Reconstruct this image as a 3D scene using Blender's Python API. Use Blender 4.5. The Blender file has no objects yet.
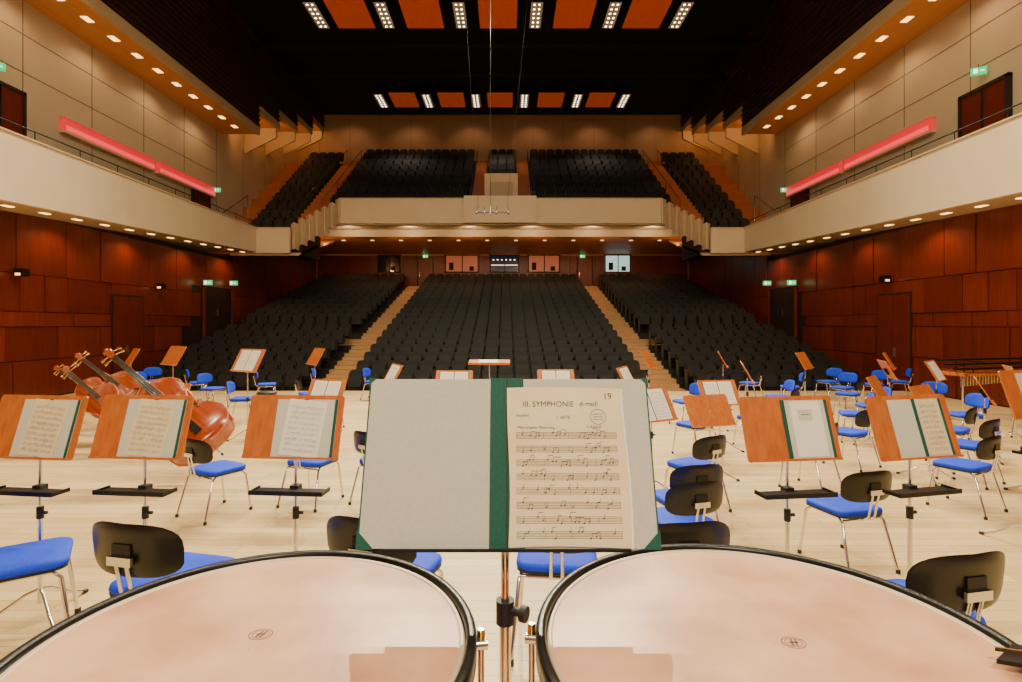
import bpy, math, random
from mathutils import Vector, Matrix
random.seed(7)
C=-0.3
# ------------------------------------------------------------ materials
MATS={}
def mat(name,col,rough=0.5,metal=0.0,emit=0.0,ecol=None,kind=None,col2=None,scale=1.0,spec=None,coat=0.0,bump=0.0,detail=4):
    m=bpy.data.materials.new(name); m.use_nodes=True
    nt=m.node_tree; b=nt.nodes['Principled BSDF']
    b.inputs['Base Color'].default_value=(*col,1); b.inputs['Roughness'].default_value=rough
    b.inputs['Metallic'].default_value=metal
    if spec is not None: b.inputs['Specular IOR Level'].default_value=spec
    if coat: b.inputs['Coat Weight'].default_value=coat; b.inputs['Coat Roughness'].default_value=0.15
    if emit:
        b.inputs['Emission Color'].default_value=(*(ecol or col),1); b.inputs['Emission Strength'].default_value=emit
    if kind:
        tc=nt.nodes.new('ShaderNodeTexCoord'); mp=nt.nodes.new('ShaderNodeMapping')
        nt.links.new(tc.outputs['Object'],mp.inputs['Vector'])
        cr=nt.nodes.new('ShaderNodeValToRGB')
        c2=col2 or tuple(c*0.6 for c in col)
        cr.color_ramp.elements[0].color=(*c2,1); cr.color_ramp.elements[1].color=(*col,1)
        if kind=='noise' or kind.startswith('wood'):
            n=nt.nodes.new('ShaderNodeTexNoise'); n.inputs['Scale'].default_value=scale; n.inputs['Detail'].default_value=detail
            if kind=='woodz': mp.inputs['Scale'].default_value=(8,8,0.5)
            if kind=='woodx': mp.inputs['Scale'].default_value=(0.6,8,8)
            if kind=='woody': mp.inputs['Scale'].default_value=(8,0.6,8)
            nt.links.new(mp.outputs[0],n.inputs['Vector']); nt.links.new(n.outputs['Fac'],cr.inputs['Fac'])
            cr.color_ramp.elements[0].position=0.3; cr.color_ramp.elements[1].position=0.7
            nt.links.new(cr.outputs[0],b.inputs['Base Color'])
            if bump:
                bp=nt.nodes.new('ShaderNodeBump'); bp.inputs['Strength'].default_value=bump
                nt.links.new(n.outputs['Fac'],bp.inputs['Height']); nt.links.new(bp.outputs[0],b.inputs['Normal'])
        if kind=='planks':
            br=nt.nodes.new('ShaderNodeTexBrick'); br.inputs['Scale'].default_value=1.0
            br.inputs['Brick Width'].default_value=1.6; br.inputs['Row Height'].default_value=0.14
            br.inputs['Mortar Size'].default_value=0.003
            br.inputs['Color1'].default_value=(*col,1); br.inputs['Color2'].default_value=(*c2,1)
            br.inputs['Mortar'].default_value=(c2[0]*.6,c2[1]*.55,c2[2]*.5,1)
            nt.links.new(mp.outputs[0],br.inputs['Vector'])
            n=nt.nodes.new('ShaderNodeTexNoise'); n.inputs['Scale'].default_value=3
            m2=nt.nodes.new('ShaderNodeMapping'); m2.inputs['Scale'].default_value=(1,10,1)
            nt.links.new(tc.outputs['Object'],m2.inputs['Vector']); nt.links.new(m2.outputs[0],n.inputs['Vector'])
            mx=nt.nodes.new('ShaderNodeMixRGB'); mx.blend_type='MULTIPLY'; mx.inputs[0].default_value=0.25
            nt.links.new(br.outputs['Color'],mx.inputs[1]); nt.links.new(n.outputs['Fac'],mx.inputs[2])
            nt.links.new(mx.outputs[0],b.inputs['Base Color'])
    MATS[name]=m
    return m
mat('stage_maple',(0.84,0.63,0.32),0.42,kind='planks',col2=(0.68,0.48,0.21))
mat('mahogany_a',(0.165,0.022,0.007),0.34,kind='woodz',scale=2.2,col2=(0.11,0.013,0.004))
mat('mahogany_b',(0.145,0.018,0.006),0.34,kind='woodz',scale=2.2,col2=(0.095,0.011,0.0035))
mat('mahogany_c',(0.19,0.027,0.009),0.34,kind='woodz',scale=2.2,col2=(0.13,0.016,0.005))
mat('joint_dark',(0.014,0.004,0.002),0.7)
mat('cream_plaster',(0.76,0.61,0.41),0.6,kind='noise',scale=1.2,col2=(0.72,0.57,0.38))
mat('cream_wall',(0.54,0.43,0.285),0.6,kind='noise',scale=0.8,col2=(0.50,0.395,0.26))
mat('cream_panel',(0.60,0.46,0.28),0.6,kind='noise',scale=1.2,col2=(0.55,0.42,0.25))
mat('rear_wall',(0.44,0.27,0.14),0.6,kind='noise',scale=0.6,col2=(0.39,0.24,0.12))
mat('orange_glow_soffit',(0.75,0.33,0.09),0.5,kind='woody',scale=2,col2=(0.66,0.27,0.07))  # orange of the cove glow put into the colour of the cream upper soffits
mat('groove',(0.16,0.11,0.06),0.8)
mat('dark_slats',(0.026,0.009,0.006),0.6,kind='woody',scale=3,col2=(0.015,0.006,0.005))
mat('slat_edge',(0.05,0.016,0.009),0.5)
mat('black_ceiling',(0.002,0.0025,0.005),0.8,kind='noise',scale=0.5,col2=(0.0015,0.002,0.004))
mat('ceiling_beam',(0.0035,0.0035,0.0045),0.7)
mat('orange_panel',(0.50,0.065,0.012),0.5,emit=0.19,ecol=(0.9,0.115,0.02),kind='woody',scale=3,col2=(0.38,0.045,0.01))  # faint glow added to the panels, which hold no lamp
mat('lamp_strip',(0.30,0.23,0.14),0.5,emit=0.12,ecol=(1,0.72,0.42))
mat('lamp_dot',(1,0.95,0.85),0.5,emit=12,ecol=(1,0.82,0.55))
mat('lamp_warm',(1,0.7,0.35),0.5,emit=4.0,ecol=(1,0.58,0.20))
mat('lamp_soft',(1,0.75,0.45),0.5,emit=2,ecol=(1,0.62,0.3))
mat('red_led',(0.7,0.03,0.04),0.4,emit=0.62,ecol=(1,0.02,0.035))
mat('red_led_core',(0.9,0.08,0.08),0.4,emit=1.1,ecol=(1,0.06,0.08))
mat('exit_green',(0.02,0.4,0.15),0.4,emit=0.9,ecol=(0.02,0.9,0.25))
mat('exit_white',(1,1,1),0.4,emit=2)
mat('seat_black',(0.0055,0.007,0.0065),0.6,kind='noise',scale=40,col2=(0.0035,0.0045,0.0045))
mat('seat_frame',(0.042,0.046,0.042),0.35)
mat('tier_floor',(0.64,0.39,0.17),0.5,kind='woodx',scale=2,col2=(0.52,0.29,0.12))
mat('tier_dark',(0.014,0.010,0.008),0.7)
mat('stair_wood',(0.55,0.17,0.045),0.5,kind='woodx',scale=3,col2=(0.42,0.12,0.03))
mat('chair_blue',(0.001,0.055,0.80),0.75,kind='noise',scale=60,col2=(0.001,0.042,0.66))
mat('chair_black',(0.008,0.008,0.009),0.32)
mat('chrome',(0.75,0.75,0.76),0.18,metal=1)
mat('dark_metal',(0.02,0.02,0.022),0.35,metal=0.6)
mat('rubber',(0.012,0.012,0.012),0.6)
mat('desk_wood',(0.62,0.185,0.032),0.4,kind='woodz',scale=3,col2=(0.47,0.115,0.018))
mat('card',(0.54,0.555,0.455),0.8,kind='noise',scale=120,col2=(0.49,0.505,0.41))
mat('card_light',(0.66,0.67,0.55),0.8,kind='noise',scale=120,col2=(0.61,0.62,0.51))
mat('paper',(0.86,0.74,0.46),0.85,kind='noise',scale=14,col2=(0.79,0.65,0.38))
mat('paper_white',(0.93,0.90,0.76),0.85)
mat('ink',(0.02,0.018,0.016),0.7)
mat('stamp',(0.16,0.2,0.45),0.7)
mat('green_cloth',(0.003,0.095,0.062),0.75,kind='noise',scale=200,col2=(0.002,0.07,0.045))
mat('drum_head',(0.74,0.41,0.245),0.36,kind='noise',scale=4.5,col2=(0.44,0.19,0.095),detail=8)
mat('drum_logo',(0.16,0.07,0.05),0.6)
mat('copper',(0.55,0.22,0.10),0.28,metal=1)
mat('hoop',(0.010,0.012,0.012),0.3,metal=0.3)
mat('head_edge',(0.50,0.38,0.26),0.35)
mat('brass',(0.75,0.55,0.25),0.25,metal=1)
mat('varnish',(0.44,0.07,0.009),0.22,coat=0.6,kind='woodx',scale=3,col2=(0.24,0.032,0.005))
mat('varnish_light',(0.60,0.22,0.045),0.28,coat=0.5,kind='woodx',scale=3,col2=(0.45,0.14,0.03))
mat('ebony',(0.008,0.007,0.006),0.35)
mat('rosewood',(0.16,0.03,0.014),0.35)
mat('window_dark',(0.01,0.02,0.02),0.1)
mat('window_red',(0.25,0.05,0.02),0.3,emit=0.3,ecol=(0.8,0.2,0.08))
mat('window_bright',(0.4,0.6,0.6),0.3,emit=0.9,ecol=(0.5,0.8,0.8))
mat('window_blue',(0.01,0.012,0.03),0.15,emit=0.03,ecol=(0.1,0.2,0.5))
# ------------------------------------------------------------ mesh builder
class MB:
    def __init__(s): s.v=[];s.f=[];s.m=[];s.s=[];s.names=[];s.M=Matrix.Identity(4)
    def mi(s,n):
        if n not in s.names: s.names.append(n)
        return s.names.index(n)
    def add(s,vs,fs,mn,smooth=False):
        o=len(s.v); k=s.mi(mn)
        s.v.extend([tuple(s.M@Vector(p)) for p in vs])
        for f in fs: s.f.append([i+o for i in f]); s.m.append(k); s.s.append(smooth)
    def box(s,x0,x1,y0,y1,z0,z1,mn):
        vs=[(x0,y0,z0),(x1,y0,z0),(x1,y1,z0),(x0,y1,z0),(x0,y0,z1),(x1,y0,z1),(x1,y1,z1),(x0,y1,z1)]
        s.add(vs,[(0,3,2,1),(4,5,6,7),(0,1,5,4),(1,2,6,5),(2,3,7,6),(3,0,4,7)],mn)
    def quad(s,a,b,c,d,mn): s.add([a,b,c,d],[(0,1,2,3)],mn)
    def tube(s,pts,r,mn,seg=8,rs=None):
        P=[Vector(p) for p in pts]; vs=[];n=len(P)
        prev=None
        for i,p in enumerate(P):
            t=(P[min(i+1,n-1)]-P[max(i-1,0)]).normalized()
            if prev is None:
                a=Vector((0,0,1)) if abs(t.z)<0.9 else Vector((1,0,0))
                u=t.cross(a).normalized()
            else:
                u=(prev-t*prev.dot(t)).normalized()
            prev=u; w=t.cross(u); rr=rs[i] if rs else r
            for k in range(seg):
                a=2*math.pi*k/seg
                vs.append(tuple(p+u*math.cos(a)*rr+w*math.sin(a)*rr))
        fs=[]
        for i in range(n-1):
            for k in range(seg):
                k2=(k+1)%seg
                fs.append((i*seg+k,i*seg+k2,(i+1)*seg+k2,(i+1)*seg+k))
        s.add(vs,fs,mn,True)
        s.add(vs[:seg],[tuple(range(seg))[::-1]],mn); s.add(vs[-seg:],[tuple(range(seg))],mn)
    def lathe(s,prof,mn,seg=32,smooth=True,close=False):
        vs=[];n=len(prof)
        for r,z in prof:
            for k in range(seg):
                a=2*math.pi*k/seg; vs.append((r*math.cos(a),r*math.sin(a),z))
        fs=[]
        rng=range(n) if close else range(n-1)
        for i in rng:
            j=(i+1)%n
            for k in range(seg):
                k2=(k+1)%seg
                fs.append((i*seg+k,i*seg+k2,j*seg+k2,j*seg+k))
        s.add(vs,fs,mn,smooth)
    def prism(s,poly,z0,z1,mn):
        n=len(poly)
        vs=[(x,y,z0) for x,y in poly]+[(x,y,z1) for x,y in poly]
        fs=[tuple(range(n))[::-1],tuple(range(n,2*n))]+[(i,(i+1)%n,(i+1)%n+n,i+n) for i in range(n)]
        s.add(vs,fs,mn)
    def mesh(s,name):
        me=bpy.data.meshes.new(name); me.from_pydata(s.v,[],s.f)
        for n in s.names: me.materials.append(MATS[n])
        me.polygons.foreach_set('material_index',s.m); me.polygons.foreach_set('use_smooth',s.s)
        me.update(); return me
    def obj(s,name,loc=(0,0,0),rot=0,parent=None):
        return place(s.mesh(name),name,loc,rot,parent)
def place(me,name,loc=(0,0,0),rot=0,parent=None,scale=1):
    o=bpy.data.objects.new(name,me); bpy.context.scene.collection.objects.link(o)
    o.location=loc; o.rotation_euler=(0,0,rot); o.scale=(scale,)*3
    if parent: o.parent=parent
    return o
def rrect(w,h,r,n=4):
    pts=[]
    for cx,cy,a0 in((w/2-r,h/2-r,0),(-w/2+r,h/2-r,90),(-w/2+r,-h/2+r,180),(w/2-r,-h/2+r,270)):
        for i in range(n+1):
            a=math.radians(a0+90*i/n); pts.append((cx+r*math.cos(a),cy+r*math.sin(a)))
    return pts
def spot(loc,energy,col=(1,0.7,0.4),ang=110,rad=0.06,target=None,name='hall_spot_light'):
    l=bpy.data.lights.new(name,'SPOT'); l.energy=energy; l.color=col; l.spot_size=math.radians(ang); l.spot_blend=0.7; l.shadow_soft_size=rad
    o=bpy.data.objects.new(name,l); bpy.context.scene.collection.objects.link(o); o.location=loc
    d=(Vector(target)-Vector(loc)) if target else Vector((0,0,-1))
    o.rotation_euler=d.to_track_quat('-Z','Y').to_euler()
def area(loc,energy,sx,sy,col,target=None,name='stage_area_light'):
    l=bpy.data.lights.new(name,'AREA'); l.shape='RECTANGLE'; l.size=sx; l.size_y=sy; l.energy=energy; l.color=col
    o=bpy.data.objects.new(name,l); bpy.context.scene.collection.objects.link(o); o.location=loc
    d=(Vector(target)-Vector(loc)) if target else Vector((0,0,-1))
    o.rotation_euler=d.to_track_quat('-Z','Y').to_euler()
# ------------------------------------------------------------ room shell
b=MB(); b.box(C-12.4,C+12.4,-4,16.4,-0.3,0,'stage_maple'); b.obj('floor')
b=MB(); b.box(C-12.4,C+12.4,16.4,16.5,-1.4,-0.002,'mahogany_b'); b.obj('trim_stage_front')
ZC=16.0
b=MB(); b.box(C-14.2,C+14.2,-4.2,36.4,ZC,ZC+0.2,'black_ceiling')
for y in (8,13,18,20.5,25.5,28.5,33.5):
    b.box(C-11.8,C+11.8,y,y+0.15,ZC-0.9,ZC-0.75,'ceiling_beam')
b.obj('ceiling')
b=MB(); b.box(C-14,C+14,-4.2,-4,-1.5,ZC,'mahogany_a'); b.obj('wall_stage_back')
YW=36.0
b=MB(); b.box(C-14,C+14,YW,YW+0.2,-1.5,ZC,'rear_wall')
x=C-12.2
while x<C+12.2:
    b.box(x,x+0.02,YW-0.01,YW,6.8,ZC,'groove'); x+=2.03
b.obj('wall_auditorium_back')
b=MB(); random.seed(3)
x=C-12.3
while x<C+12.2:
    w=random.choice((0.9,1.2,1.5))
    b.box(x+0.01,min(x+w,C+12.3)-0.01,YW-0.06-random.random()*0.03,YW-0.002,3.9,6.6,random.choice(('mahogany_a','mahogany_b')))
    x+=w
b.obj('trim_back_panelling')
for i,(x0,x1,mn) in enumerate(((-8.6,-7.1,'window_dark'),(-4.1,-1.9,'window_red'),(-1.15,0.8,'window_blue'),(1.4,3.5,'window_red'),(6.5,8.2,'window_bright'))):
    b=MB(); z0,z1=5.55,6.6
    b.box(x0,x1,YW-0.13,YW-0.10,z0,z1,mn)
    for a in (x0,x1-0.06,(x0+x1)/2): b.box(a,a+0.06,YW-0.16,YW-0.1,z0-0.05,z1+0.05,'joint_dark')
    b.box(x0-0.05,x1+0.05,YW-0.16,YW-0.1,z1,z1+0.06,'joint_dark'); b.box(x0-0.05,x1+0.05,YW-0.16,YW-0.1,z0-0.06,z0,'joint_dark')
    if mn=='window_blue':
        for k in range(6): b.box(x0+0.2+k*0.28,x0+0.3+k*0.28,YW-0.15,YW-0.13,6.3,6.36,'exit_white')
        b.box(x0+0.1,x1-0.1,YW-0.15,YW-0.13,5.95,6.0,'lamp_soft')
    else:
        b.box(x0+0.25,x0+0.55,YW-0.14,YW-0.13,z0+0.1,z0+0.6,'joint_dark'); b.box(x1-0.6,x1-0.3,YW-0.14,YW-0.13,z0+0.05,z0+0.35,'joint_dark')
    b.obj('window_%d'%(i+1))
for i,x0 in enumerate((-5.9,4.7)):
    b=MB(); b.box(x0,x0+0.95,YW-0.12,YW-0.1,4.3,6.4,'mahogany_c'); b.box(x0+0.08,x0+0.12,YW-0.17,YW-0.12,5.2,5.5,'chrome')
    b.box(x0-0.06,x0,YW-0.15,YW-0.1,4.3,6.46,'joint_dark'); b.box(x0+0.95,x0+1.01,YW-0.15,YW-0.1,4.3,6.46,'joint_dark'); b.obj('door_%d'%(i+5))
def fb(y): return 4.84+0.040*(y-12.2)       # underside height of side balcony
def sbox(b,s,w0,w1,y0,y1,z0,z1,mn):
    xa,xb=sorted((C+s*w0,C+s*w1)); b.box(xa,xb,y0,y1,z0,z1,mn)
for s,sn in ((-1,'left'),(1,'right')):
    def panels(b,ya,yb,ztop,seed):
        random.seed(seed)
        levels=[-1.2,0.02,1.05,1.95,2.35,3.35,ztop]
        for za,zb in zip(levels[:-1],levels[1:]):
            y=ya+random.random()*0.5-0.5
            while y<yb-0.05:
                w=random.choice((0.75,1.0,1.3,1.6)); y0=max(y,ya); y1=min(y+w,yb); y+=w
                if y1-y0<0.1: continue
                z0=za
                if y1>22.6 and y0<25.0 and za<3.3: continue
                if y1>22.6 and y0<25.0 and za<3.6: z0=3.62
                d=random.choice((0.0,0.0,0.012,0.03))
                sbox(b,s,12.44-d,12.46,y0+0.014,y1-0.014,z0+0.012,zb-0.012,random.choice(('mahogany_a','mahogany_a','mahogany_b','mahogany_c')))
    b=MB(); sbox(b,s,12.46,12.7,-4,25.2,-1.5,5.1,'joint_dark'); panels(b,-3.9,25.2,4.95,11+s); b.obj('wall_lower_'+sn)
    b=MB(); sbox(b,s,12.46,12.7,25.2,YW,-1.5,6.7,'joint_dark'); panels(b,25.2,YW-0.02,6.65,31+s); b.obj('wall_lower_rear_'+sn)
    b=MB(); sbox(b,s,12.42,12.455,22.7,24.9,1.5,3.58,'tier_dark'); sbox(b,s,12.36,12.44,22.6,22.7,1.5,3.6,'mahogany_c'); sbox(b,s,12.36,12.44,24.9,25.0,1.5,3.6,'mahogany_c')
    sbox(b,s,12.40,12.42,22.75,23.78,1.55,3.5,'joint_dark'); sbox(b,s,12.40,12.42,23.82,24.85,1.55,3.5,'joint_dark'); sbox(b,s,12.34,12.38,23.6,23.66,2.4,2.7,'chrome')
    b.obj('door_%d'%(1 if s<0 else 2))
    yd0=17.4 if s<0 else 16.2
    b=MB(); sbox(b,s,12.385,12.40,yd0-0.06,yd0+1.46,0.0,3.0,'joint_dark'); sbox(b,s,12.36,12.385,yd0,yd0+0.69,0.01,2.94,'mahogany_b'); sbox(b,s,12.36,12.385,yd0+0.71,yd0+1.4,0.01,2.94,'mahogany_b'); sbox(b,s,12.31,12.36,yd0+0.6,yd0+0.64,1.0,1.3,'chrome'); b.obj('door_%d'%(9 if s<0 else 10))
    b=MB()
    ya,yb=-4.0,24.7
    xs=[C+s*11.15,C+s*11.32]
    vs=[(x,y,z) for y,zb,zt in((ya,fb(ya),6.43),(yb,fb(yb),6.43)) for x in xs for z in(zb,zt)]
    FB=[(0,1,5,4),(2,6,7,3),(0,2,3,1),(4,5,7,6),(1,3,7,5),(0,4,6,2)]
    b.add(vs,FB,'cream_plaster')
    xs=[C+s*11.32,C+s*13.7]
    vs=[(x,y,z) for y,zb,zt in((ya,fb(ya),fb(ya)+0.4),(yb,fb(yb),fb(yb)+0.2)) for x in xs for z in(zb,zt)]
    b.add(vs,FB,'cream_panel')
    sbox(b,s,11.10,11.36,ya,yb,6.43,6.47,'cream_panel')
    b.obj('trim_balcony_fascia_'+sn)
    b=MB(); y=4.5
    while y<24.5:
        z=fb(y); sbox(b,s,11.68,11.81,y,y+0.24,z-0.012,z+0.01,'lamp_warm'); y+=1.05
    b.obj('balcony_downlight_'+sn)
    for y in (5,8.5,12,15,18,21,24):
        spot((C+s*11.75,y,fb(y)-0.08),90,(1,0.58,0.28),140,0.06,target=(C+s*12.2,y,0))
    b=MB(); w=11.24; y=2
    b.tube([(C+s*w,2,6.72),(C+s*w,24.6,6.72)],0.018,'dark_metal',6)
    while y<24.6:
        b.tube([(C+s*w,y,6.47),(C+s*w,y,6.72)],0.012,'dark_metal',5); y+=1.4
    b.obj('balcony_handrail')
    b=MB(); sbox(b,s,13.7,13.9,-4,YW,5.0,ZC,'cream_wall')
    for z in (7.4,9.3,10.4): sbox(b,s,13.69,13.7,-4,26,z,z+0.02,'groove')
    y=0
    while y<35: sbox(b,s,13.69,13.7,y,y+0.02,5.3,11.4,'groove'); y+=2.6
    b.obj('wall_upper_'+sn)
    # soffit and sawtooth
    b=MB()
    steps=[(-4,26.6,11.4,11.9),(26.6,28.9,12.5,11.9),(28.9,31.4,13.2,11.9),(31.4,33.9,14.0,11.95),(33.9,36.0,14.9,12.0)]
    for i,(y0,y1,z,w) in enumerate(steps):
        sbox(b,s,w,13.7,y0,y1,z,z+0.25,'orange_glow_soffit')
        sbox(b,s,w-0.05,w+0.08,y0,y1,z-0.06,z+0.3,'cream_panel')
        if i:
            xa,xb=C+s*13.7,C+s*12.0
            zl=z-1.35
            b.add([(xb,y1-0.10,zl+0.85),(xa,y1-0.10,zl),(xa,y1-0.10,z),(xb,y1-0.10,z),(xb,y1,zl+0.85),(xa,y1,zl),(xa,y1,z),(xb,y1,z)],[(0,3,2,1),(4,5,6,7),(0,1,5,4),(1,2,6,5),(2,3,7,6),(3,0,4,7)],'cream_panel')
    b.obj('trim_upper_soffit_'+sn)
    def slat(name,y0,y1,z0):
        b=MB(); sbox(b,s,11.9,12.1,y0,y1,z0,ZC,'dark_slats'); z=z0+0.1
        while z<ZC: sbox(b,s,11.84,11.9,y0,y1,z,z+0.07,'slat_edge'); z+=0.24
        b.obj(name)
    slat('wall_slatted_'+sn,-4,26.6,11.7)
    for y0,y1,z,w in steps[1:]: slat('wall_slatted_rear_'+sn,y0,y1,z+0.28)  # slatted wall continues above the stepped soffits
    b=MB(); y=3
    while y<26.3:
        sbox(b,s,12.5,12.70,y,y+0.32,11.385,11.405,'lamp_warm'); y+=1.12
    b.obj('soffit_downlight_'+sn)
    for y in (8,12,15,18,21,24): spot((C+s*12.7,y,11.3),80,(1,0.62,0.32),150,0.06,target=(C+s*13.3,y,5))
    for y0,y1,z,w in steps[1:]:
        spot((C+s*12.7,y0+0.5,z-0.3),55,(1,0.46,0.15),165,0.06,target=(C+s*13.0,y1,z-1.0))
    b=MB()
    for y0,y1 in ((16.9,21.2),(21.5,25.6)):
        sbox(b,s,13.52,13.68,y0,y1,8.08,8.5,'red_led'); sbox(b,s,13.5,13.53,y0+0.05,y1-0.05,8.12,8.26,'red_led_core'); sbox(b,s,13.5,13.69,y0-0.05,y1+0.05,8.5,8.56,'cream_panel'); sbox(b,s,13.5,13.69,y0-0.05,y1+0.05,8.02,8.08,'cream_panel')
    b.obj('red_led_light_strip')
    yd=14.4 if s>0 else 14.1
    b=MB(); sbox(b,s,13.6,13.69,yd,yd+1.4,5.45,8.6,'mahogany_b'); sbox(b,s,13.57,13.69,yd-0.1,yd,5.45,8.7,'joint_dark'); sbox(b,s,13.57,13.69,yd+1.4,yd+1.5,5.45,8.7,'joint_dark'); sbox(b,s,13.57,13.69,yd-0.1,yd+1.5,8.6,8.7,'joint_dark')
    sbox(b,s,13.55,13.6,yd+0.69,yd+0.71,5.45,8.6,'joint_dark'); sbox(b,s,13.5,13.6,yd+0.6,yd+0.64,6.4,6.7,'chrome')
    b.obj('door_%d'%(3 if s<0 else 4))
    b=MB(); sbox(b,s,13.6,13.69,24.0,25.2,5.7,8.0,'mahogany_b'); sbox(b,s,13.58,13.69,23.9,24.0,5.7,8.1,'joint_dark'); sbox(b,s,13.58,13.69,25.2,25.3,5.7,8.1,'joint_dark'); b.obj('door_%d'%(7 if s<0 else 8))
def exit_sign(x,y,z,rot):
    b=MB(); b.box(-0.17,0.17,-0.04,0.04,-0.10,0.10,'exit_green')
    b.box(-0.12,-0.03,-0.046,-0.04,-0.06,0.06,'exit_white'); b.box(0.03,0.12,-0.046,-0.04,-0.015,0.015,'exit_white')
    b.tube([(0,0,0.10),(0,0.0,0.2)],0.01,'dark_metal',5); b.obj('exit_sign',(x,y,z),rot)
exit_sign(C-13.4,14.5,8.95,0.5); exit_sign(C+13.4,15.0,9.05,-0.5)
exit_sign(C-13.45,25.6,8.4,0); exit_sign(C+13.45,25.6,8.4,0)
exit_sign(C-12.05,22.3,3.75,0); exit_sign(C+12.05,22.3,3.75,0); exit_sign(C-12.1,24.5,3.9,0); exit_sign(C+12.1,24.5,3.9,0)
exit_sign(C-5.1,YW-0.25,6.55,0); exit_sign(C+5.3,YW-0.25,6.55,0)
for x,y,z in ((C-12.2,13.9,3.35),(C-12.2,19.5,3.4),(C+12.2,17.0,3.45)):
    b=MB(); b.box(-0.12,0.12,-0.1,0.1,-0.10,0.10,'dark_metal'); b.box(-0.06,0.06,-0.12,-0.1,-0.08,-0.02,'lamp_soft'); b.box(-0.2,0.2,0.02,0.05,-0.02,0.02,'dark_metal'); b.obj('wall_spotlight',(x,y,z))
# ------------------------------------------------------------ lower auditorium tiers + seats
def seat_template():
    b=MB()
    b.M=Matrix.Translation((0,0.16,0.36))@Matrix.Rotation(math.radians(-10),4,'X')
    b.M=b.M@Matrix.Rotation(math.radians(90),4,'X')
    out=[(-0.23,0),(0.23,0),(0.245,0.48),(0.20,0.56),(0.10,0.585),(-0.10,0.585),(-0.20,0.56),(-0.245,0.48)]
    b.prism(out,-0.045,0.045,'seat_black')
    b.M=Matrix.Translation((0,-0.02,0.40))@Matrix.Rotation(math.radians(-16),4,'X')
    b.box(-0.215,0.215,-0.05,0.06,0.0,0.40,'seat_black')
    b.M=Matrix.Identity(4)
    b.box(-0.275,-0.235,-0.24,0.14,0.60,0.64,'seat_frame'); b.box(-0.268,-0.242,-0.12,0.12,0.0,0.60,'seat_frame')
    return b
ST=seat_template()
def seats(name,pos):
    v=[];f=[];m=[]; n=len(ST.v)
    for k,(x,y,z) in enumerate(pos):
        o=k*n; v.extend([(a+x,c+y,d+z) for a,c,d in ST.v]); f.extend([[i+o for i in q] for q in ST.f]); m.extend(ST.m)
    me=bpy.data.meshes.new(name); me.from_pydata(v,[],f)
    for nn in ST.names: me.materials.append(MATS[nn])
    me.polygons.foreach_set('material_index',m); me.update()
    return place(me,name)
def rowpos(x0,x1,y,z,st=0):
    n=int((x1-x0)/0.54); off=(x1-x0-n*0.54)/2
    return [(x0+off+0.27+0.54*i,y,z) for i in range(n)]
b=MB(); b.box(C-12.4,C+12.4,16.5,17.0,-1.5,-0.4,'tier_floor')
pc=[];pl=[];pr=[]
N=20
for i in range(N):
    y=17.35+0.93*i; z=-0.4+4.8*i/19
    y1=y+0.53 if i<N-1 else YW
    b.box(C-6.2,C-5.1,y-0.4,y1,-1.5,z,'tier_floor'); b.box(C+5.1,C+6.2,y-0.4,y1,-1.5,z,'tier_floor')
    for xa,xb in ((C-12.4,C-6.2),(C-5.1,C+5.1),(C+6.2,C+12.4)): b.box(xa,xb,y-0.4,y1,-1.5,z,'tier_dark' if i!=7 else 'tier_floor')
    pc+=rowpos(C-5.1,C+5.1,y,z)
    if i!=7:
        pl+=rowpos(C-11.9,C-6.2,y,z); pr+=rowpos(C+6.2,C+11.9,y,z)
    for sx in (-1,1):
        xa,xb=sorted((C+sx*5.15,C+sx*6.15)); b.box(xa,xb,y-0.4+0.46,y+0.53,z,z+0.126,'tier_floor')
b.obj('floor_auditorium')
seats('auditorium_seating',pc+pl+pr)
# ------------------------------------------------------------ rear balcony
b=MB(); P=[]
b.box(C-7.75,C+7.75,26.0,26.16,6.9,8.07,'cream_plaster')
b.box(C-7.75,C+7.75,25.96,26.2,8.07,8.12,'cream_panel')
b.box(C-1.75,C+1.7,25.7,26.0,6.88,8.16,'cream_plaster')
b.box(C-9.0,C+9.0,26.16,27.5,6.85,6.95,'cream_plaster')
b.box(C-9.6,C+9.6,27.5,27.7,6.5,7.0,'cream_plaster')
b.obj('trim_rear_balcony_fascia')
b=MB(); b.box(C-12.4,C+12.4,27.7,YW,6.72,6.9,'orange_glow_soffit')
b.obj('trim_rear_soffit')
b=MB()
for k in range(14):
    x=C-10.4+k*1.6
    b.box(x-0.09,x+0.09,30.0,30.15,6.70,6.725,'lamp_soft')
b.box(C-9.4,C+9.4,27.78,27.84,6.62,6.72,'lamp_soft')
b.obj('rear_downlight')
for x in (-10,-6,-2,2,6,10):
    spot((C+x,33.5,6.6),55,(1,0.5,0.22),150,0.06)
    spot((C+x*0.9,28.0,6.3),120,(1,0.42,0.14),120,0.04,target=(C+x*0.9,31,6.85))  # second row: up-aimed spots added to brighten the orange rear soffit
for x in (-7.5,-4.5,-1.5,1.5,4.5,7.5): spot((C+x,26.4,6.55),40,(1,0.70,0.40),160,0.04,target=(C+x,27.5,6.7))  # spots added under the balcony front to brighten the beam face
b=MB()
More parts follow.
